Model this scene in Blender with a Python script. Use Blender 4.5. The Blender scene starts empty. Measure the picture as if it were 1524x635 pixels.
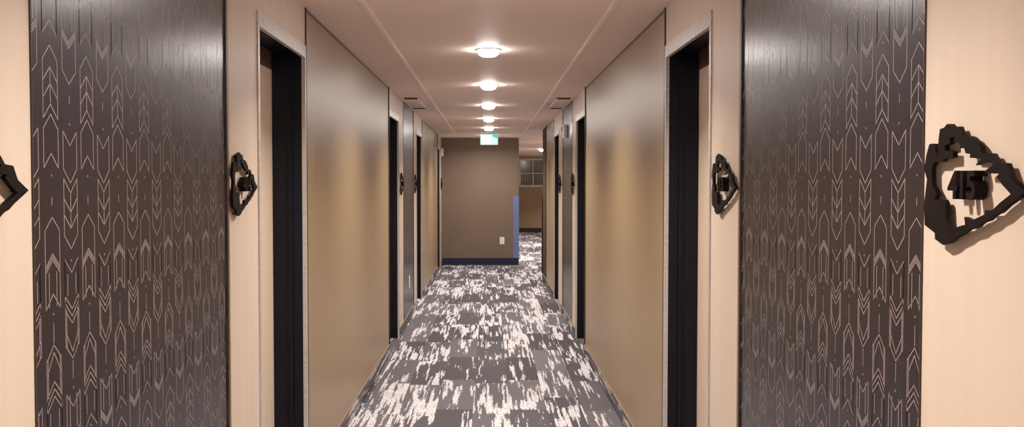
import bpy, bmesh, math, random
from mathutils import Vector
random.seed(4)
S = bpy.context.scene
COL = S.collection
PI = math.pi

# ------------------------------------------------------------------ dimensions (metres)
XL, XR = -0.898, 0.862          # wall faces of the corridor
H = 2.394                       # ceiling height
EYE = 1.536
YB = -3.0                       # wall behind the viewer
YE = 17.5                       # wall at the end of the corridor
YR = 14.9                       # where the right-hand wall stops
XE = 0.558                      # free edge of the end wall
YF = 29.4                       # far wall of the lobby
XLOB = 4.6
DOOR_H = 2.205
BASE_H = 0.095

# ------------------------------------------------------------------ materials
def new_mat(name):
    m = bpy.data.materials.new(name); m.use_nodes = True
    nt = m.node_tree
    return m, nt, nt.nodes['Principled BSDF']

def N(nt, typ, **kw):
    n = nt.nodes.new(typ)
    for k, v in kw.items():
        setattr(n, k, v)
    return n

def ramp(nt, src, stops):
    r = N(nt, 'ShaderNodeValToRGB')
    e = r.color_ramp.elements
    while len(e) < len(stops):
        e.new(0.5)
    for i, (p, c) in enumerate(stops):
        e[i].position = p; e[i].color = (*c, 1)
    nt.links.new(src, r.inputs[0])
    return r.outputs[0]

def mottled(name, c1, c2, scale=(3, 3, 3), rough=0.5, metal=0.0, spec=0.5, bump=0.0, bscale=400, ior=None, detail=4):
    m, nt, b = new_mat(name)
    tc = N(nt, 'ShaderNodeTexCoord')
    mp = N(nt, 'ShaderNodeMapping'); mp.inputs['Scale'].default_value = scale
    nt.links.new(tc.outputs['Object'], mp.inputs[0])
    no = N(nt, 'ShaderNodeTexNoise'); no.inputs['Scale'].default_value = 1; no.inputs['Detail'].default_value = detail
    nt.links.new(mp.outputs[0], no.inputs['Vector'])
    nt.links.new(ramp(nt, no.outputs['Fac'], [(0.3, c1), (0.7, c2)]), b.inputs['Base Color'])
    b.inputs['Roughness'].default_value = rough
    b.inputs['Metallic'].default_value = metal
    b.inputs['Specular IOR Level'].default_value = spec
    if ior:
        b.inputs['IOR'].default_value = ior
    if bump:
        n2 = N(nt, 'ShaderNodeTexNoise'); n2.inputs['Scale'].default_value = bscale
        nt.links.new(tc.outputs['Object'], n2.inputs['Vector'])
        bp = N(nt, 'ShaderNodeBump'); bp.inputs['Strength'].default_value = bump; bp.inputs['Distance'].default_value = 0.002
        nt.links.new(n2.outputs['Fac'], bp.inputs['Height'])
        nt.links.new(bp.outputs[0], b.inputs['Normal'])
    return m

def glow(name, col, strength, base=(0.8, 0.8, 0.8)):
    m, nt, b = new_mat(name)
    b.inputs['Base Color'].default_value = (*base, 1)
    b.inputs['Emission Color'].default_value = (*col, 1)
    b.inputs['Emission Strength'].default_value = strength
    return m

M = {}
M['cream'] = mottled('cream_wall_panel', (0.56, 0.445, 0.355), (0.60, 0.48, 0.385), (18, 18, 0.8), 0.42, spec=0.35)
M['tan'] = mottled('tan_vinyl', (0.275, 0.188, 0.108), (0.305, 0.211, 0.123), (60, 60, 2), 0.38, spec=0.5, bump=0.04, bscale=500)
def coat(m, w, rough, ior):
    b = m.node_tree.nodes['Principled BSDF']
    b.inputs['Coat Weight'].default_value = w; b.inputs['Coat Roughness'].default_value = rough; b.inputs['Coat IOR'].default_value = ior
M['paper'] = mottled('plum_wallpaper', (0.007, 0.004, 0.008), (0.011, 0.006, 0.012), (14, 14, 14), 0.6, spec=0.1)
M['line'] = mottled('printed_line', (0.31, 0.23, 0.205), (0.37, 0.28, 0.25), (30, 30, 30), 0.45, spec=0.3)
coat(M['paper'], 1.0, 0.27, 1.46); coat(M['line'], 1.0, 0.27, 1.46)
M['darktrim'] = mottled('dark_bronze_trim', (0.035, 0.022, 0.016), (0.05, 0.032, 0.023), (20, 20, 4), 0.4)
M['browntrim'] = mottled('brown_edge_trim', (0.21, 0.135, 0.09), (0.25, 0.165, 0.11), (20, 20, 4), 0.45)
M['ceiling'] = mottled('painted_ceiling', (0.83, 0.69, 0.63), (0.86, 0.72, 0.66), (1.2, 1.2, 1.2), 0.6, spec=0.3)
M['bead'] = mottled('ceiling_bead', (0.83, 0.69, 0.63), (0.86, 0.72, 0.66), (3, 3, 3), 0.5)
M['endwall'] = mottled('taupe_wall', (0.185, 0.132, 0.094), (0.205, 0.148, 0.107), (1.2, 1.2, 1.2), 0.55, spec=0.3)
M['lobby'] = mottled('lobby_wall', (0.42, 0.30, 0.185), (0.45, 0.325, 0.205), (2, 2, 2), 0.6)
M['pier'] = mottled('shaded_brown_pier', (0.050, 0.035, 0.024), (0.062, 0.043, 0.030), (6, 6, 2), 0.8, spec=0.1)  # end wall brown with shade darkened into the colour
M['navy'] = mottled('navy_paint', (0.010, 0.015, 0.045), (0.014, 0.02, 0.06), (6, 6, 2), 0.35)
M['jamb'] = mottled('black_navy_jamb', (0.003, 0.0035, 0.008), (0.005, 0.0055, 0.013), (8, 8, 1), 0.4, spec=0.25)
M['metal'] = mottled('brushed_frame', (0.46, 0.43, 0.42), (0.58, 0.54, 0.53), (25, 25, 60), 0.35, metal=0.3)
M['leaf'] = mottled('cream_door_leaf', (0.72, 0.555, 0.42), (0.76, 0.60, 0.46), (40, 40, 1.5), 0.4)
M['header'] = mottled('brown_header', (0.10, 0.06, 0.045), (0.14, 0.085, 0.065), (10, 10, 10), 0.35)
M['sign'] = mottled('black_brown_sign', (0.006, 0.003, 0.002), (0.010, 0.005, 0.004), (30, 30, 30), 0.6, spec=0.12)
M['steel'] = mottled('brushed_steel', (0.5, 0.5, 0.5), (0.6, 0.6, 0.6), (60, 60, 5), 0.3, metal=1)
M['white'] = mottled('white_plastic', (0.78, 0.76, 0.72), (0.82, 0.80, 0.76), (6, 6, 6), 0.35)
M['slot'] = mottled('slot_black', (0.07, 0.045, 0.035), (0.09, 0.06, 0.045), (20, 20, 20), 0.7)
M['guard_blue'] = mottled('blue_guard', (0.14, 0.19, 0.38), (0.16, 0.215, 0.42), (5, 5, 2), 0.4)
M['guard_dark'] = mottled('dark_guard', (0.045, 0.02, 0.018), (0.06, 0.027, 0.024), (5, 5, 2), 0.4)
M['curtain'] = mottled('pale_curtain', (0.34, 0.30, 0.27), (0.52, 0.46, 0.42), (22, 1, 0.6), 0.9)
M['lamp'] = glow('lamp_diffuser', (1.0, 0.94, 0.90), 58)
M['exit_green'] = glow('exit_green', (0.03, 0.50, 0.36), 0.7, (0.05, 0.5, 0.35))
M['exit_mint'] = glow('exit_mint', (0.42, 0.95, 0.80), 0.72)
M['exit_white'] = glow('exit_white', (0.90, 1.0, 0.96), 0.80)
M['red'] = mottled('red_letters', (0.5, 0.03, 0.02), (0.55, 0.04, 0.03), (5, 5, 5), 0.4)
m, nt, b = new_mat('clear_glass')
b.inputs['Transmission Weight'].default_value = 1.0; b.inputs['Roughness'].default_value = 0.03; b.inputs['IOR'].default_value = 1.45
b.inputs['Base Color'].default_value = (0.92, 0.95, 0.95, 1)
M['glass'] = m

def carpet():
    m, nt, b = new_mat('streaked_carpet')
    L = nt.links.new
    def math_(op, a, c=None, d=None):
        n = N(nt, 'ShaderNodeMath', operation=op)
        for i, v in enumerate((a, c, d)):
            if v is None: continue
            if isinstance(v, (int, float)): n.inputs[i].default_value = v
            else: L(v, n.inputs[i])
        return n.outputs[0]
    def comb(x, y, z):
        n = N(nt, 'ShaderNodeCombineXYZ')
        for i, v in enumerate((x, y, z)):
            if isinstance(v, (int, float)): n.inputs[i].default_value = v
            else: L(v, n.inputs[i])
        return n.outputs[0]
    def noise(vec, scale=1.0, detail=2.0):
        n = N(nt, 'ShaderNodeTexNoise'); n.inputs['Scale'].default_value = scale; n.inputs['Detail'].default_value = detail
        L(vec, n.inputs['Vector']); return n.outputs['Fac']
    def white(vec):
        n = N(nt, 'ShaderNodeTexWhiteNoise', noise_dimensions='3D'); L(vec, n.inputs['Vector']); return n.outputs['Value']
    g = N(nt, 'ShaderNodeNewGeometry')
    sp = N(nt, 'ShaderNodeSeparateXYZ'); L(g.outputs['Position'], sp.inputs[0])
    x = math_('ADD', sp.outputs[0], sp.outputs[2]); y = sp.outputs[1]
    pc = math_('FLOOR', math_('DIVIDE', math_('ADD', x, 0.11), 0.25))
    off = white(comb(pc, 3.3, 0.0))
    pr = math_('FLOOR', math_('ADD', math_('DIVIDE', y, 0.95), off))
    r1 = white(comb(pc, pr, 1.0)); r2 = white(comb(pc, pr, 7.0))
    xq = math_('FLOOR', math_('DIVIDE', x, 0.0085)); yq = math_('FLOOR', math_('DIVIDE', y, 0.022))
    shift = math_('MULTIPLY', r1, 37.0)
    n1 = noise(comb(math_('MULTIPLY', xq, 0.40), math_('MULTIPLY', yq, 0.042), shift), 1.0, 1.5)
    n2 = noise(comb(math_('MULTIPLY', x, 8.0), math_('MULTIPLY', y, 1.5), shift), 1.0, 1.0)
    n3 = white(comb(xq, yq, 5.0))
    n4 = white(comb(xq, math_('FLOOR', math_('DIVIDE', y, 0.14)), 9.0))
    v = math_('ADD', math_('MULTIPLY', n1, 0.86), math_('MULTIPLY', n2, 0.74))
    v = math_('ADD', v, math_('MULTIPLY', math_('SUBTRACT', r2, 0.5), 0.20))
    v = math_('ADD', v, math_('MULTIPLY', math_('SUBTRACT', n3, 0.5), 0.05))
    v = math_('ADD', v, math_('MULTIPLY', math_('SUBTRACT', n4, 0.5), 0.08))
    mask = N(nt, 'ShaderNodeMapRange'); mask.inputs['From Min'].default_value = 0.845; mask.inputs['From Max'].default_value = 0.895
    L(v, mask.inputs['Value'])
    grey = ramp(nt, r1, [(0.0, (0.062, 0.055, 0.060)), (1.0, (0.135, 0.122, 0.130))])
    fle = ramp(nt, n3, [(0.0, (0.38, 0.35, 0.36)), (1.0, (0.62, 0.585, 0.60))])
    mx = N(nt, 'ShaderNodeMix', data_type='RGBA')
    L(mask.outputs[0], mx.inputs[0]); L(grey, mx.inputs[6]); L(fle, mx.inputs[7])
    # fine pile mottling
    pile = noise(g.outputs['Position'], 320.0, 2.0)
    pr2 = ramp(nt, pile, [(0.3, (0.82, 0.82, 0.82)), (0.7, (1.1, 1.1, 1.1))])
    mu = N(nt, 'ShaderNodeMix', data_type='RGBA', blend_type='MULTIPLY'); mu.inputs[0].default_value = 1
    L(mx.outputs[2], mu.inputs[6]); L(pr2, mu.inputs[7])
    L(mu.outputs[2], b.inputs['Base Color'])
    b.inputs['Roughness'].default_value = 0.95; b.inputs['Specular IOR Level'].default_value = 0.1
    bp = N(nt, 'ShaderNodeBump'); bp.inputs['Strength'].default_value = 0.3; bp.inputs['Distance'].default_value = 0.004
    L(pile, bp.inputs['Height']); L(bp.outputs[0], b.inputs['Normal'])
    return m
M['carpet'] = carpet()
m, nt, b = new_mat('window_glass')
nt.nodes.remove(b)
out = [n for n in nt.nodes if n.type == 'OUTPUT_MATERIAL'][0]
tr = N(nt, 'ShaderNodeBsdfTransparent'); gl = N(nt, 'ShaderNodeBsdfGlossy'); gl.inputs['Roughness'].default_value = 0.12
fr = N(nt, 'ShaderNodeFresnel'); fr.inputs['IOR'].default_value = 1.45
mxs = N(nt, 'ShaderNodeMixShader')
nt.links.new(fr.outputs[0], mxs.inputs[0]); nt.links.new(tr.outputs[0], mxs.inputs[1]); nt.links.new(gl.outputs[0], mxs.inputs[2]); nt.links.new(mxs.outputs[0], out.inputs[0])
M['pane'] = m

# ------------------------------------------------------------------ mesh helpers
def box(bm, x0, x1, y0, y1, z0, z1, mi=0):
    x0, x1 = min(x0, x1), max(x0, x1); y0, y1 = min(y0, y1), max(y0, y1); z0, z1 = min(z0, z1), max(z0, z1)
    v = [bm.verts.new(p) for p in ((x0,y0,z0),(x1,y0,z0),(x1,y1,z0),(x0,y1,z0),(x0,y0,z1),(x1,y0,z1),(x1,y1,z1),(x0,y1,z1))]
    for f in ((0,3,2,1),(4,5,6,7),(0,1,5,4),(1,2,6,5),(2,3,7,6),(3,0,4,7)):
        bm.faces.new([v[i] for i in f]).material_index = mi

def lathe(bm, prof, seg=40, axis='z', origin=(0,0,0), closed=False):
    """prof: list of (radius, height along the axis)."""
    rings = []
    for r, h in prof:
        ring = []
        for i in range(seg):
            a = 2*PI*i/seg
            p = {'z': (r*math.cos(a), r*math.sin(a), h), 'y': (r*math.cos(a), h, r*math.sin(a))}[axis]
            ring.append(bm.verts.new(Vector(p) + Vector(origin)))
        rings.append(ring)
    for a, c in zip(rings, rings[1:]):
        for i in range(seg):
            bm.faces.new((a[i], a[(i+1) % seg], c[(i+1) % seg], c[i]))
    bm.faces.new(rings[0][::-1]); bm.faces.new(rings[-1])

def obj(name, bm, mats, parent=None, bevel=0.0, smooth=False):
    me = bpy.data.meshes.new(name)
    bmesh.ops.recalc_face_normals(bm, faces=bm.faces)
    bm.to_mesh(me); bm.free()
    for mm in (mats if isinstance(mats, (list, tuple)) else [mats]):
        me.materials.append(mm)
    if smooth:
        for p in me.polygons: p.use_smooth = True
    o = bpy.data.objects.new(name, me); COL.objects.link(o)
    if parent is not None: o.parent = parent
    if bevel:
        md = o.modifiers.new('bevel', 'BEVEL'); md.width = bevel; md.segments = 2; md.limit_method = 'ANGLE'
    return o

def boxes(name, bl, mats, parent=None, bevel=0.0):
    bm = bmesh.new()
    for bb in bl: box(bm, *bb)
    return obj(name, bm, mats, parent, bevel)

def tag(o, label, cat, group=None, kind=None):
    o['label'] = label; o['category'] = cat
    if group: o['group'] = group
    if kind: o['kind'] = kind
    return o

def struct(o, label, cat):
    return tag(o, label, cat, kind='structure')

def empty(name, loc=(0,0,0), rz=0.0):
    o = bpy.data.objects.new(name, None); COL.objects.link(o)
    o.location = loc; o.rotation_euler = (0,0,rz); o.empty_display_size = 0.1
    return o

def copy_tree(o, parent=None):
    c = o.copy(); COL.objects.link(c)
    if parent is not None: c.parent = parent
    for ch in list(o.children): copy_tree(ch, c)
    return c

def curve_mesh(name, cu, mat, parent=None):
    t = bpy.data.objects.new('temp_curve', cu); COL.objects.link(t)
    dg = bpy.context.evaluated_depsgraph_get()
    me = bpy.data.meshes.new_from_object(t.evaluated_get(dg))
    bpy.data.objects.remove(t); bpy.data.curves.remove(cu)
    me.name = name
    me.materials.clear(); me.materials.append(mat)
    o = bpy.data.objects.new(name, me); COL.objects.link(o)
    if parent is not None: o.parent = parent
    return o

# ------------------------------------------------------------------ floor and ceiling
struct(boxes('floor', [(-1.35, XLOB+0.15, YB-0.15, YF+0.15, -0.08, 0)], M['carpet']),
       'grey carpet planks with ragged off-white streaks along the corridor', 'floor')
struct(boxes('ceiling', [(-1.35, XLOB+0.15, YB-0.15, YF+0.15, H, H+0.08)], M['ceiling']),
       'smooth beige painted ceiling over the corridor', 'ceiling')

def bead(bm, x, y0, y1):
    w, t = 0.022, 0.008
    pr = [(-w, 0), (-w, -t*0.5), (-w*0.55, -t), (w*0.55, -t), (w, -t*0.5), (w, 0)]
    a = [bm.verts.new((x+p, y0, H+q)) for p, q in pr]; c = [bm.verts.new((x+p, y1, H+q)) for p, q in pr]
    n = len(pr)
    for i in range(n): bm.faces.new((a[i], a[(i+1) % n], c[(i+1) % n], c[i]))
    bm.faces.new(a); bm.faces.new(c[::-1])
for i, (x, side) in enumerate(((-0.604, 'left'), (0.604, 'right'))):
    bm = bmesh.new(); bead(bm, x, YB, 16.0)
    struct(obj('trim_%d' % (i+1), bm, M['bead']), 'long narrow ceiling bead running above the %s wall' % side, 'trim')
bm = bmesh.new(); box(bm, XL, XE, 16.75, 16.78, H-0.006, H)
struct(obj('trim_3', bm, M['bead']), 'cross bead on the ceiling before the end wall', 'trim')

# ------------------------------------------------------------------ walls
OP = {  # door openings in Y (frame included)
    'left': [(3.60, 4.54), (8.27, 9.21), (11.42, 12.36), (16.07, 17.01)],
    'right': [(3.60, 4.54), (8.27, 9.21), (11.42, 12.36)],
}
PAPER = {'left': [(1.822, 3.150), (9.69, 10.95)], 'right': [(1.840, 3.150), (9.60, 10.80)]}
TAN = {'left': [(4.545, 8.262), (12.365, 16.065)], 'right': [(4.545, 8.262), (12.365, 13.90)]}
TH = 0.30
PANEL = 0.003                    # how far panels stand proud of the wall

def side_box(s, d0, d1, y0, y1, z0, z1):
    """d is measured from the wall face towards the corridor."""
    if s == 'left': return (XL+d0, XL+d1, y0, y1, z0, z1)
    return (XR-d1, XR-d0, y0, y1, z0, z1)

def clip_seg(p, q, y0, y1, z0, z1):
    t0, t1 = 0.0, 1.0
    dy, dz = q[0]-p[0], q[1]-p[1]
    for pp, qq in ((-dy, p[0]-y0), (dy, y1-p[0]), (-dz, p[1]-z0), (dz, z1-p[1])):
        if abs(pp) < 1e-12:
            if qq < 0: return None
        else:
            r = qq/pp
            if pp < 0:
                if r > t1: return None
                t0 = max(t0, r)
            else:
                if r < t0: return None
                t1 = min(t1, r)
    return (p[0]+t0*dy, p[1]+t0*dz), (p[0]+t1*dy, p[1]+t1*dz)

# arrow motif: segments (a, t) -> (a, t); a across the column, t along the arrow, in units of U metres
U = 0.001375; CYC = 617
def motif():
    W = 23.0; s = []
    def chev(tip, w=W, leg=22): s.extend([((-w, tip-leg), (0, tip)), ((w, tip-leg), (0, tip))])
    def rails(t0, t1, w=W): s.extend([((-w, t0), (-w, t1)), ((w, t0), (w, t1))])
    # A long arrow with a heavy chevron across it
    chev(19); rails(0, 114); chev(134, leg=20)
    for k in (0, 4.6, 9.2): chev(70+k, leg=20)
    rails(0, 52, 12)
    s.append(((0, 152), (0, 164)))
    s.append(((-1.6, 196), (1.6, 196))); s.append(((0, 194.5), (0, 197.5)))
    # B plain arrow
    chev(229); rails(207, 265); chev(287)
    # C fletched arrow
    chev(302); chev(332); chev(357); rails(280, 367); chev(389); s.append(((0, 302), (0, 357)))
    s.append(((-1.6, 407), (1.6, 407))); s.append(((0, 405.5), (0, 408.5)))
    # D double-railed arrow, E tip
    chev(426); rails(405, 462); rails(428, 460, 14); rails(405, 478, 23)
    chev(483); chev(494); chev(505); rails(470, 540); chev(560); chev(549, leg=34); rails(483, 540, 19)
    s.append(((0, 563), (0, 592)))
    s.append(((-1.6, 606), (1.6, 606))); s.append(((0, 604.5), (0, 607.5)))
    return s
MOTIF = motif()

def wallpaper(s, y0, y1, first_up, parent):
    bm = bmesh.new()
    z0, z1 = BASE_H+0.006, H-0.022
    box(bm, *side_box(s, -0.002, PANEL, y0, y1, z0, z1), 0)
    xs = XL+PANEL+0.00025 if s == 'left' else XR-PANEL-0.00025
    hw = 0.00105
    k0 = int((y0-first_up)/0.0855)-2
    for k in range(k0, k0+40):
        yc = first_up+0.0855*k
        up = (k % 2 == 0)
        if yc < y0-0.05 or yc > y1+0.05: continue
        for cyc in range(-3, 5):
            base = (1.283 if up else 1.083)+cyc*CYC*U
            for (a, t), (a2, t2) in MOTIF:
                sg = 1 if up else -1
                p = (yc+a*U, base+sg*t*U); q = (yc+a2*U, base+sg*t2*U)
                c = clip_seg(p, q, y0+0.001, y1-0.001, z0+0.001, z1-0.001)
                if not c: continue
                p, q = c
                dy, dz = q[0]-p[0], q[1]-p[1]; ln = math.hypot(dy, dz)
                if ln < 1e-5: continue
                ny, nz = -dz/ln*hw, dy/ln*hw; ey, ez = dy/ln*hw*0.6, dz/ln*hw*0.6
                vs = [bm.verts.new((xs, *v)) for v in ((p[0]+ny-ey, p[1]+nz-ez), (q[0]+ny+ey, q[1]+nz+ez), (q[0]-ny+ey, q[1]-nz+ez), (p[0]-ny-ey, p[1]-nz-ez))]
                bm.faces.new(vs).material_index = 1
    o = obj('wallpaper_panel', bm, [M['paper'], M['line']], parent)
    o['label'] = 'dark plum wallpaper printed with fine arrow outlines'
    return o

doors = []
def build_side(s):
    end = YE if s == 'left' else YR
    bl = []; y = YB
    for a, c in OP[s]:
        bl.append(side_box(s, -TH, 0, y, a, 0, H))
        bl.append(side_box(s, -TH, 0, a, c, DOOR_H, H))
        y = c
    bl.append(side_box(s, -TH, 0, y, end, 0, H))
    w = struct(boxes('wall_'+s, bl, M['cream']), 'cream corridor wall on the %s with tan and patterned panels' % s, 'wall')
    # panels (parts of the wall)
    for (a, c) in TAN[s]:
        o = boxes('vinyl_panel', [side_box(s, -0.002, PANEL, a+0.012, c-0.012, BASE_H+0.006, H-0.022)], M['tan'], w)
        o['label'] = 'tan vinyl wall covering'
        boxes('trim_and_shadow_gap', [side_box(s, -0.002, PANEL+0.004, a, a+0.012, 0, H-0.002),
                             side_box(s, -0.002, PANEL+0.010, c-0.012, c, 0, H-0.002),
                             side_box(s, -0.002, PANEL-0.002, a+0.012, c-0.012, H-0.022, H-0.002)], M['darktrim'], w)  # the top strip is dark colour for the shadow gap under the ceiling
    for (a, c), f in zip(PAPER[s], ((1.897, 9.80) if s == 'left' else (1.862, 9.72))):
        wallpaper(s, a, c, f, w)
        boxes('trim_and_shadow_gap', [side_box(s, -0.002, PANEL+0.001, a-0.003, a, 0, H-0.002),
                             side_box(s, -0.002, PANEL+0.006, c, c+0.010, 0, H-0.002),
                             side_box(s, -0.002, PANEL-0.002, a, c, H-0.022, H-0.002)], M['darktrim'], w)  # top strip again paints the shade in the ceiling gap
        boxes('edge_strip', [side_box(s, -0.002, PANEL+0.002, c+0.010, c+0.040, 0.10, H-0.002)], M['browntrim'], w)
    # carpet base with a bound brown edge
    bb, cap = [], []
    y = YB
    for a, c in OP[s]+[(end, end)]:
        bb.append(side_box(s, 0, 0.011, y, a, 0, BASE_H)); cap.append(side_box(s, 0, 0.0125, y, a, BASE_H, BASE_H+0.006))
        y = c
    bo = struct(boxes('baseboard_'+s, bb, M['carpet']), 'carpet strip turned up along the foot of the %s wall' % s, 'baseboard')
    boxes('binding', cap, M['browntrim'], bo)
    # doors
    for i, (a, c) in enumerate(OP[s]):
        n = len(doors)+1
        nth = ['nearest', 'second', 'third', 'fourth'][i]
        far_sign = (i % 2 == 1)
        d = struct(empty('door_%d' % n, ((XL if s == 'left' else XR), (a+c)/2, 0)), '%s door recess along the %s wall with dark jambs and pale frame' % (nth, s), 'door')
        doors.append(d)
        inv = d.location
        def P(name, bl, mat, parent=d, bevel=0.0):
            bl = [(b0-inv.x, b1-inv.x, b2-inv.y, b3-inv.y, b4, b5) for (b0, b1, b2, b3, b4, b5) in bl]
            return boxes(name, bl, mat, parent, bevel)
        F = 0.050; fz = DOOR_H-0.058
        P('frame', [side_box(s, -0.012, 0.006, a, a+F*0.5, 0, DOOR_H), side_box(s, -0.012, 0.006, c-F*0.5, c, 0, DOOR_H),
                    side_box(s, -0.012, 0.006, a+F*0.5, c-F*0.5, fz, DOOR_H)], M['metal'])
        ji, jo = -0.155, -0.012
        jn = 0.025
        P('jamb', [side_box(s, ji, jo, a+0.002, a+jn, 0, DOOR_H-0.002), side_box(s, ji, jo, c-jn, c-0.002, 0, DOOR_H-0.002),
                   side_box(s, ji, jo, a+jn, c-jn, DOOR_H-0.03, DOOR_H-0.002)], M['jamb'])
        P('door_stop', [side_box(s, -0.075, -0.060, a+jn, a+jn+0.012, 0, DOOR_H-0.03), side_box(s, -0.075, -0.060, c-jn-0.012, c-jn, 0, DOOR_H-0.03)], M['jamb'])
        hp = P('header_panel', [side_box(s, -0.185, -0.157, a+0.004, c-0.004, 2.092, DOOR_H-0.004)], M['header'])
        hp['label'] = 'brown panel above the door leaf'
        lf = P('leaf', [side_box(s, -0.195, -0.157, a+0.006, c-0.006, 0.006, 2.086)], M['leaf'])
        hy = (c-0.10) if far_sign else (a+0.10)
        # lever handle with card-lock plate
        pl = side_box(s, -0.157, -0.147, hy-0.032, hy+0.032, 0.93, 1.15)
        P('lock_plate', [pl], M['steel'], lf, 0.003)
        sg = -1 if far_sign else 1
        P('lever', [side_box(s, -0.147, -0.108, hy-0.008, hy+0.008, 0.985, 1.001), side_box(s, -0.118, -0.108, min(hy, hy+sg*0.12), max(hy, hy+sg*0.12), 0.984, 1.002)], M['steel'], lf, 0.003)
build_side('left'); build_side('right')

# right-hand wall end: taupe pier, shade painted into its colour, with a dark guard on its free corner
pier = struct(boxes('trim_4', [side_box('right', 0, PANEL, 13.90, YR, BASE_H+0.006, H)], M['pier']), 'brown pier strip, darkened as shade, where the right wall stops', 'trim')
g = tag(boxes('corner_guard', [(XR-0.020, XR-0.0095, YR-0.07, YR+0.006, 0.102, 1.30), (XR-0.0095, XR+0.06, YR+0.001, YR+0.006, 0.0, 1.30)], M['guard_dark'], None, 0.002),
        'dark maroon corner guard on the free end of the right wall', 'corner guard', 'corner guards')

# end wall and the lobby beyond
struct(boxes('wall_end', [(XL, XE, YE, YE+0.2, 0, H)], M['endwall']), 'plain taupe wall closing the corridor', 'wall')
bo = struct(boxes('baseboard_end', [(XL+0.012, XE, YE-0.018, YE, 0, 0.13)], M['navy']), 'navy blue baseboard under the taupe end wall', 'baseboard')
tag(boxes('corner_guard', [(XE-0.105, XE+0.006, YE-0.006, YE-0.001, 0.131, 1.30), (XE+0.001, XE+0.006, YE-0.001, YE+0.09, 0.131, 1.30)], M['guard_blue'], None, 0.002),
    'blue corner guard on the outer edge of the taupe end wall', 'corner guard', 'corner guards')
struct(boxes('wall_passage', [(XE-0.2, XE, YE+0.2, YF, 0, H)], M['lobby']), 'tan wall running on behind the end wall', 'wall')
WX0, WX1, WZ0, WZ1 = 1.00, 1.95, 1.49, 2.27
struct(boxes('wall_far', [(XE, WX0, YF, YF+0.15, 0, H), (WX1, XLOB, YF, YF+0.15, 0, H), (WX0, WX1, YF, YF+0.15, 0, WZ0), (WX0, WX1, YF, YF+0.15, WZ1, H)], M['lobby']),
       'tan wall at the far side of the lobby', 'wall')
struct(boxes('baseboard_far', [(XE, XLOB, YF-0.015, YF, 0, 0.13)], M['darktrim']), 'dark baseboard at the far side of the lobby', 'baseboard')
struct(boxes('wall_lobby', [(XLOB, XLOB+0.15, YR-0.15, YF, 0, H)], M['lobby']), 'tan side wall of the lobby', 'wall')
struct(boxes('wall_return', [(XR+TH, XLOB, YR-0.15, YR, 0, H)], M['lobby']), 'tan wall turning the corner out of the corridor', 'wall')
struct(boxes('wall_rear', [(XL, XR, YB-0.15, YB, 0, H)], M['cream']), 'cream wall behind the viewer', 'wall')

win = struct(empty('window_1', ((WX0+WX1)/2, YF, WZ0)), 'white four-pane window high on the lobby wall', 'window')
def Wn(name, bl, mat, par=win, bevel=0.0):
    return boxes(name, [(a-(WX0+WX1)/2, b-(WX0+WX1)/2, c-YF, d-YF, e-WZ0, f-WZ0) for a, b, c, d, e, f in bl], mat, par, bevel)
fw = 0.06
wf = Wn('window_frame', [(WX0-fw, WX0, YF-0.03, YF, WZ0-fw, WZ1+fw), (WX1, WX1+fw, YF-0.03, YF, WZ0-fw, WZ1+fw),
                    (WX0, WX1, YF-0.03, YF, WZ0-fw, WZ0), (WX0, WX1, YF-0.03, YF, WZ1, WZ1+fw)], M['white'])
cx, cz = (WX0+WX1)/2-0.08, 1.86
Wn('glazing_bar', [(cx-0.016, cx+0.016, YF+0.02, YF+0.05, WZ0, WZ1), (WX0, cx-0.016, YF+0.02, YF+0.05, cz-0.016, cz+0.016), (cx+0.016, WX1, YF+0.02, YF+0.05, cz-0.016, cz+0.016)], M['white'], wf)
Wn('pane', [(WX0, WX1, YF+0.055, YF+0.060, WZ0, WZ1)], M['pane'])
bm = bmesh.new()
n = 60
pts = [(WX0+(WX1-WX0)*i/n, YF+0.11+0.012*math.sin(i*1.3)) for i in range(n+1)]
lo = [bm.verts.new((x-(WX0+WX1)/2, y-YF, 0)) for x, y in pts]; hi = [bm.verts.new((x-(WX0+WX1)/2, y-YF, WZ1-WZ0)) for x, y in pts]
lo2 = [bm.verts.new((x-(WX0+WX1)/2, y-YF+0.004, 0)) for x, y in pts]; hi2 = [bm.verts.new((x-(WX0+WX1)/2, y-YF+0.004, WZ1-WZ0)) for x, y in pts]
for i in range(n):
    bm.faces.new((lo[i], lo[i+1], hi[i+1], hi[i])); bm.faces.new((lo2[i+1], lo2[i], hi2[i], hi2[i+1]))
    bm.faces.new((hi[i], hi[i+1], hi2[i+1], hi2[i])); bm.faces.new((lo[i+1], lo[i], lo2[i], lo2[i+1]))
obj('curtain', bm, M['curtain'], win)

# ------------------------------------------------------------------ downlights
def make_light():
    t = empty('ceiling_light')
    bm = bmesh.new()
    R = 0.075
    prof = [(R+0.012, 0), (R+0.010, -0.006), (R, -0.008), (R-0.006, -0.006), (R-0.008, -0.003)]
    seg = 48; rings = []
    for r, h in prof:
        rings.append([bm.verts.new((r*math.cos(2*PI*i/seg), r*math.sin(2*PI*i/seg), h)) for i in range(seg)])
    for a, c in zip(rings, rings[1:]):
        for i in range(seg): bm.faces.new((a[i], a[(i+1) % seg], c[(i+1) % seg], c[i]))
    obj('trim_ring', bm, M['white'], t, smooth=True)
    bm = bmesh.new(); lathe(bm, [(R-0.008, -0.001), (R-0.008, -0.016), (R-0.012, -0.028), (R-0.022, -0.037), (R-0.038, -0.043), (0.012, -0.046)], seg)  # domed drop stands in for the soft glow round the lamp
    obj('diffuser', bm, M['lamp'], t, smooth=True)
    return t
LP = []
light0 = make_light()
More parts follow.
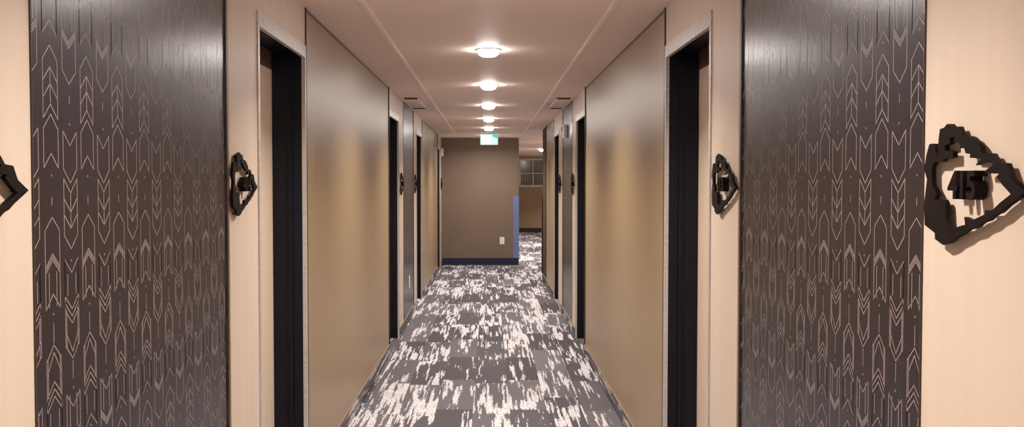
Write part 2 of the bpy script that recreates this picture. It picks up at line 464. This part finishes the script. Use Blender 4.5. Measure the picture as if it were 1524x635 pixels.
def lamp(x, y, power, first=False, spread=130):
    ld = bpy.data.lights.new('downlight_beam', 'AREA'); ld.shape = 'DISK'; ld.size = 0.12
    ld.energy = power; ld.color = (1.0, 0.945, 0.875); ld.spread = math.radians(spread)
    lo_ = bpy.data.objects.new('downlight_beam', ld); COL.objects.link(lo_)
    lo_.location = (x, y, H-0.050)
LY = [-2.25, -0.2, 1.88, 3.93, 5.98, 8.08, 10.18, 12.26, 14.30, 16.35]  # the last one is added, unseen, to brighten the end wall
PW = 23.0
labels = {5.98: 'round ceiling downlight, largest and nearest of the glowing row', 8.08: 'round ceiling downlight, second from the viewer in the glowing row',
          10.18: 'round ceiling downlight in the middle of the glowing row', 12.26: 'round ceiling downlight, fourth from the viewer in the glowing row',
          14.30: 'round ceiling downlight just before the green exit sign', 16.35: 'added ceiling downlight, unseen behind the green exit sign, lighting the end wall', 3.93: 'round ceiling downlight overhead, ahead of the nearest doors',
          1.88: 'round ceiling downlight overhead between the near wallpaper panels', -0.2: 'round ceiling downlight straight above the viewer',
          -2.25: 'round ceiling downlight behind the viewer'}
first = True
for y in LY:
    o = light0 if first else copy_tree(light0)
    first = False
    o.location = (-0.005, y, H)
    tag(o, labels[y], 'ceiling light', 'corridor downlights')
    lamp(-0.005, y, PW, spread=(165 if y > 16 else 130))
for x, y, lab in ((1.31, 23.2, 'round downlight in the lobby ceiling beyond the end wall'), (3.0, 18.0, 'added lobby downlight, unseen round the corner by the wall return'),
                  (3.0, 26.5, 'added lobby downlight, out of view at the far side of the room'), (1.4, 19.2, 'added lobby downlight, unseen just past the right wall')):  # the last three are added out of view to brighten the lobby
    o = copy_tree(light0); o.location = (x, y, H)
    tag(o, lab, 'ceiling light', 'lobby downlights')
    lamp(x, y, 60.0)

# ------------------------------------------------------------------ room signs
OUT = [(-0.1607, 0.014), (-0.1732, 0.0334), (-0.1648, 0.0614), (-0.1541, 0.0807), (-0.1443, 0.0822), (-0.133, 0.0808), (-0.1285, 0.066), (-0.1245, 0.057), (-0.119, 0.066), (-0.117, 0.0896), (-0.1125, 0.108), (-0.097, 0.1096), (-0.0859, 0.1158), (-0.0751, 0.115), (-0.0664, 0.1094), (-0.0433, 0.1084), (-0.0306, 0.0911), (-0.0085, 0.0899), (0.0052, 0.0861), (0.0324, 0.0689), (0.0341, 0.0586), (0.0694, 0.0563), (0.0838, 0.0412), (0.1132, 0.0389), (0.1286, 0.0133), (0.169, -0.007), (0.1449, -0.018), (0.1159, -0.0302), (0.096, -0.0415), (0.0777, -0.0464), (0.061, -0.0559), (0.0396, -0.0606), (0.022, -0.0699), (-0.005, -0.0746), (-0.0236, -0.0836), (-0.0474, -0.0908), (-0.0694, -0.1017), (-0.0945, -0.1081), (-0.1256, -0.0988), (-0.1256, -0.0876), (-0.1676, -0.0743), (-0.1718, -0.0347)]
INN = [(-0.1363, 0.0352), (-0.1256, 0.0438), (-0.097, 0.0437), (-0.0919, 0.0491), (-0.0595, 0.0506), (-0.0588, 0.0608), (-0.0881, 0.0637), (-0.0881, 0.0722), (-0.0694, 0.0751), (-0.0718, 0.0843), (-0.0534, 0.0858), (-0.0583, 0.0764), (-0.0354, 0.0748), (-0.0354, 0.0653), (-0.0201, 0.0652), (-0.0166, 0.0563), (-0.0016, 0.0546), (-0.0027, 0.0483), (0.0198, 0.047), (0.033, 0.0455), (0.0153, 0.0357), (0.033, 0.0387), (0.0588, 0.042), (0.0694, 0.0356), (0.0396, 0.0232), (0.0879, 0.0209), (0.0797, 0.0166), (0.0981, 0.0033), (0.1218, -0.0107), (0.092, -0.0241), (0.0694, -0.0367), (0.0482, -0.0372), (0.0471, -0.044), (0.0176, -0.0523), (0.0109, -0.0559), (-0.0177, -0.0505), (-0.0142, -0.0633), (-0.062, -0.0723), (-0.0793, -0.0597), (-0.0831, -0.0293), (-0.0894, -0.0227), (-0.1256, -0.0231), (-0.1151, -0.0124), (-0.1336, 0.0038)]
def sign_frame(parent):
    cu = bpy.data.curves.new('arrowhead_frame', 'CURVE'); cu.dimensions = '2D'; cu.fill_mode = 'BOTH'; cu.extrude = 0.0045
    for poly in (OUT, [(0.004+(x-0.004)*1.045, -0.002+(z+0.002)*1.055) for x, z in INN]):
        sp = cu.splines.new('POLY'); sp.points.add(len(poly)-1); sp.use_cyclic_u = True
        for p, (x, z) in zip(sp.points, poly): p.co = (x, z, 0, 1)
    o = curve_mesh('arrowhead_frame', cu, M['sign'], parent)
    o.rotation_euler = (PI/2, 0, 0); o.location = (0, -0.014, 0)
    return o
def number(txt, parent):
    cu = bpy.data.curves.new('room_number', 'FONT'); cu.body = txt; cu.size = 0.068; cu.extrude = 0.0115; cu.offset = 0.0020
    cu.align_x = 'CENTER'; cu.align_y = 'CENTER'; cu.space_character = 0.92
    o = curve_mesh('room_number', cu, M['sign'], parent)
    o.rotation_euler = (PI/2, 0, 0); o.location = (-0.012, -0.0165, 0.0005)
    return o
def pins(parent):
    for x, z, d in ((-0.145, -0.05, 0.009), (-0.095, 0.10, 0.009), (0.14, -0.008, 0.009), (-0.11, -0.10, 0.009), (-0.038, -0.006, 0.006), (0.003, -0.01, 0.006)):
        bm = bmesh.new(); lathe(bm, [(0.003, 0.0), (0.003, -d)], 12, 'y', (x, 0, z))
        obj('standoff_pin', bm, M['sign'], parent)
sign0 = empty('room_sign')
sign_frame(sign0); pins(sign0); number('415', sign0)
signs = [('right', 1.627, '415', 'black arrowhead room sign on cream wall, largest and nearest on the right'),
         ('left', 1.603, '416', 'black arrowhead room sign cut off by the left picture edge'),
         ('right', 3.345, '413', 'black arrowhead room sign between right wallpaper and nearest right door'),
         ('left', 3.355, '414', 'black arrowhead room sign between left wallpaper and nearest left door'),
         ('left', 9.45, '412', 'small black arrowhead room sign past the second left door'),
         ('right', 9.40, '411', 'small black arrowhead room sign past the second right door'),
         ('left', 11.20, '410', 'small black arrowhead room sign before the third left door'),
         ('right', 11.12, '409', 'small black arrowhead room sign before the third right door'),
         ('left', 17.24, '408', 'tiny black arrowhead room sign past the fourth left door')]
for i, (s, y, txt, lab) in enumerate(signs):
    if i == 0: o = sign0
    else:
        o = copy_tree(sign0)
        for ch in list(o.children):
            if ch.name.startswith('room_number'): bpy.data.objects.remove(ch)
        number(txt, o)
    o.location = ((XR if s == 'right' else XL), y, EYE-0.006)
    o.rotation_euler = (0, 0, -PI/2 if s == 'right' else PI/2)
    tag(o, lab, 'sign', 'arrowhead room signs')

# ------------------------------------------------------------------ exit sign
ex = tag(empty('exit_sign', (0.0, 15.9, H)), 'lit green running man exit sign hanging under the ceiling', 'exit sign')
boxes('mounting_plate', [(-0.09, 0.09, -0.03, 0.03, -0.012, 0)], M['white'], ex, 0.002)
hs = boxes('housing', [(-0.155, 0.155, -0.022, 0.022, -0.20, -0.012)], M['white'], ex, 0.004)
boxes('face_panel', [(-0.146, 0.146, -0.025, -0.021, -0.192, -0.020)], M['exit_mint'], ex)
pic = boxes('pictogram', [(-0.135, 0.02, -0.0265, -0.0245, -0.184, -0.032)], M['exit_white'], ex)
pic['label'] = 'white doorway pictogram'
def prism(bm, poly, y0, y1):
    a = [bm.verts.new((x, y0, z)) for x, z in poly]; c = [bm.verts.new((x, y1, z)) for x, z in poly]
    n = len(poly)
    for i in range(n): bm.faces.new((a[i], a[(i+1) % n], c[(i+1) % n], c[i]))
    bm.faces.new(a[::-1]); bm.faces.new(c)
bm = bmesh.new()
lathe(bm, [(0.013, -0.0275), (0.013, -0.026)], 20, 'y', (0.022, 0, -0.052))
prism(bm, [(0.0, -0.068), (0.03, -0.066), (0.022, -0.118), (-0.008, -0.118)], -0.0275, -0.026)
prism(bm, [(0.0, -0.068), (-0.03, -0.082), (-0.045, -0.105), (-0.037, -0.109), (-0.022, -0.09), (0.0, -0.084)], -0.0275, -0.026)
prism(bm, [(0.03, -0.066), (0.052, -0.09), (0.072, -0.088), (0.072, -0.096), (0.05, -0.099), (0.026, -0.08)], -0.0275, -0.026)
prism(bm, [(-0.008, -0.116), (0.008, -0.116), (-0.012, -0.145), (-0.04, -0.17), (-0.05, -0.162), (-0.026, -0.14)], -0.0275, -0.026)
prism(bm, [(0.006, -0.116), (0.022, -0.116), (0.05, -0.142), (0.078, -0.146), (0.078, -0.156), (0.044, -0.153)], -0.0275, -0.026)
rm = obj('running_man', bm, M['exit_mint'], ex)
boxes('corner_field', [(0.055, 0.142, -0.0262, -0.0246, -0.062, -0.024), (0.10, 0.142, -0.0262, -0.0246, -0.085, -0.062)], M['exit_green'], ex)['label'] = 'green corner of the sign face'

# ------------------------------------------------------------------ fire alarms and outlets
def alarm(loc, rz, label):
    t = tag(empty('fire_alarm', loc, rz), label, 'fire alarm', 'wall fire alarms')
    boxes('alarm_body', [(-0.058, 0.058, -0.045, 0, -0.075, 0.075)], M['white'], t, 0.010)
    bm = bmesh.new(); lathe(bm, [(0.030, -0.045), (0.028, -0.060), (0.018, -0.072), (0.006, -0.077)], 28, 'y', (0, 0, 0.03))
    obj('strobe_lens', bm, M['glass'], t, smooth=True)
    boxes('sounder_grille', [(-0.03, 0.03, -0.0462, -0.0445, -0.05+0.012*i, -0.045+0.012*i) for i in range(4)], M['slot'], t)
alarm((XL, 17.36, 1.536+0.585), PI/2, 'white fire alarm strobe high on the left wall by the end corner')
alarm((XR-PANEL, 10.25, 1.536+0.575), -PI/2, 'white fire alarm strobe high on the patterned panel between right doors')

def outlet(loc, rz, label):
    t = tag(empty('wall_outlet', loc, rz), label, 'outlet', 'wall outlets')
    boxes('cover_plate', [(-0.044, 0.044, -0.006, 0, -0.067, 0.067)], M['white'], t, 0.0025)
    for zz in (-0.024, 0.024):
        k = boxes('socket', [(-0.017, 0.017, -0.008, -0.005, zz-0.015, zz+0.015)], M['white'], t, 0.002)
        boxes('slot', [(-0.008, -0.005, -0.0086, -0.0075, zz-0.006, zz+0.007), (0.005, 0.008, -0.0086, -0.0075, zz-0.006, zz+0.007)], M['slot'], k)
outlet((0.245, YE, 0.46), 0, 'white double wall outlet low on the taupe end wall')
outlet((XL+PANEL, 10.35, 0.44), PI/2, 'white wall outlet low on the patterned panel between left doors')

# ------------------------------------------------------------------ slot vents in the ceiling margins
def vent(x, label, s):
    t = tag(empty('ceiling_vent', (x, 9.86, H)), label, 'vent', 'ceiling slot vents')
    boxes('vent_plate', [(-0.07, 0.07, -0.54, 0.54, -0.014, 0)], M['ceiling'], t, 0.002)
    boxes('slot', [(-0.066, 0.066, -0.552, -0.541, -0.017, -0.001)], M['slot'], t)
    boxes('slot', [(-0.066, 0.066, 0.541, 0.552, -0.025, -0.001)], M['slot'], t)
    boxes('clip', [(s*0.075, s*0.105, -0.55, -0.53, -0.014, 0)], M['white'], t)
vent(XL+0.115, 'flat slot vent in the ceiling margin over the left patterned panel', 1)
vent(XR-0.115, 'flat slot vent in the ceiling margin over the right patterned panel', -1)

# ------------------------------------------------------------------ world, camera, colour
w = bpy.data.worlds.new('World'); S.world = w; w.use_nodes = True
w.node_tree.nodes['Background'].inputs[0].default_value = (0.05, 0.05, 0.06, 1)
w.node_tree.nodes['Background'].inputs[1].default_value = 0.2
cam = bpy.data.cameras.new('camera'); co = bpy.data.objects.new('camera', cam); COL.objects.link(co)
cam.sensor_width = 36; cam.lens = 1380/1524*36
cam.shift_x = 34/1524
cam.clip_start = 0.02; cam.clip_end = 100
pitch = math.atan(44.5/1380)
co.location = (0, 0, EYE); co.rotation_euler = (PI/2-pitch, 0, 0)
S.camera = co
S.view_settings.view_transform = 'Standard'; S.view_settings.look = 'None'
S.view_settings.exposure = 0.52; S.view_settings.gamma = 1; S.view_settings.use_curve_mapping = False
S.cycles.use_denoising = True
S.cycles.max_bounces = 12; S.cycles.diffuse_bounces = 8
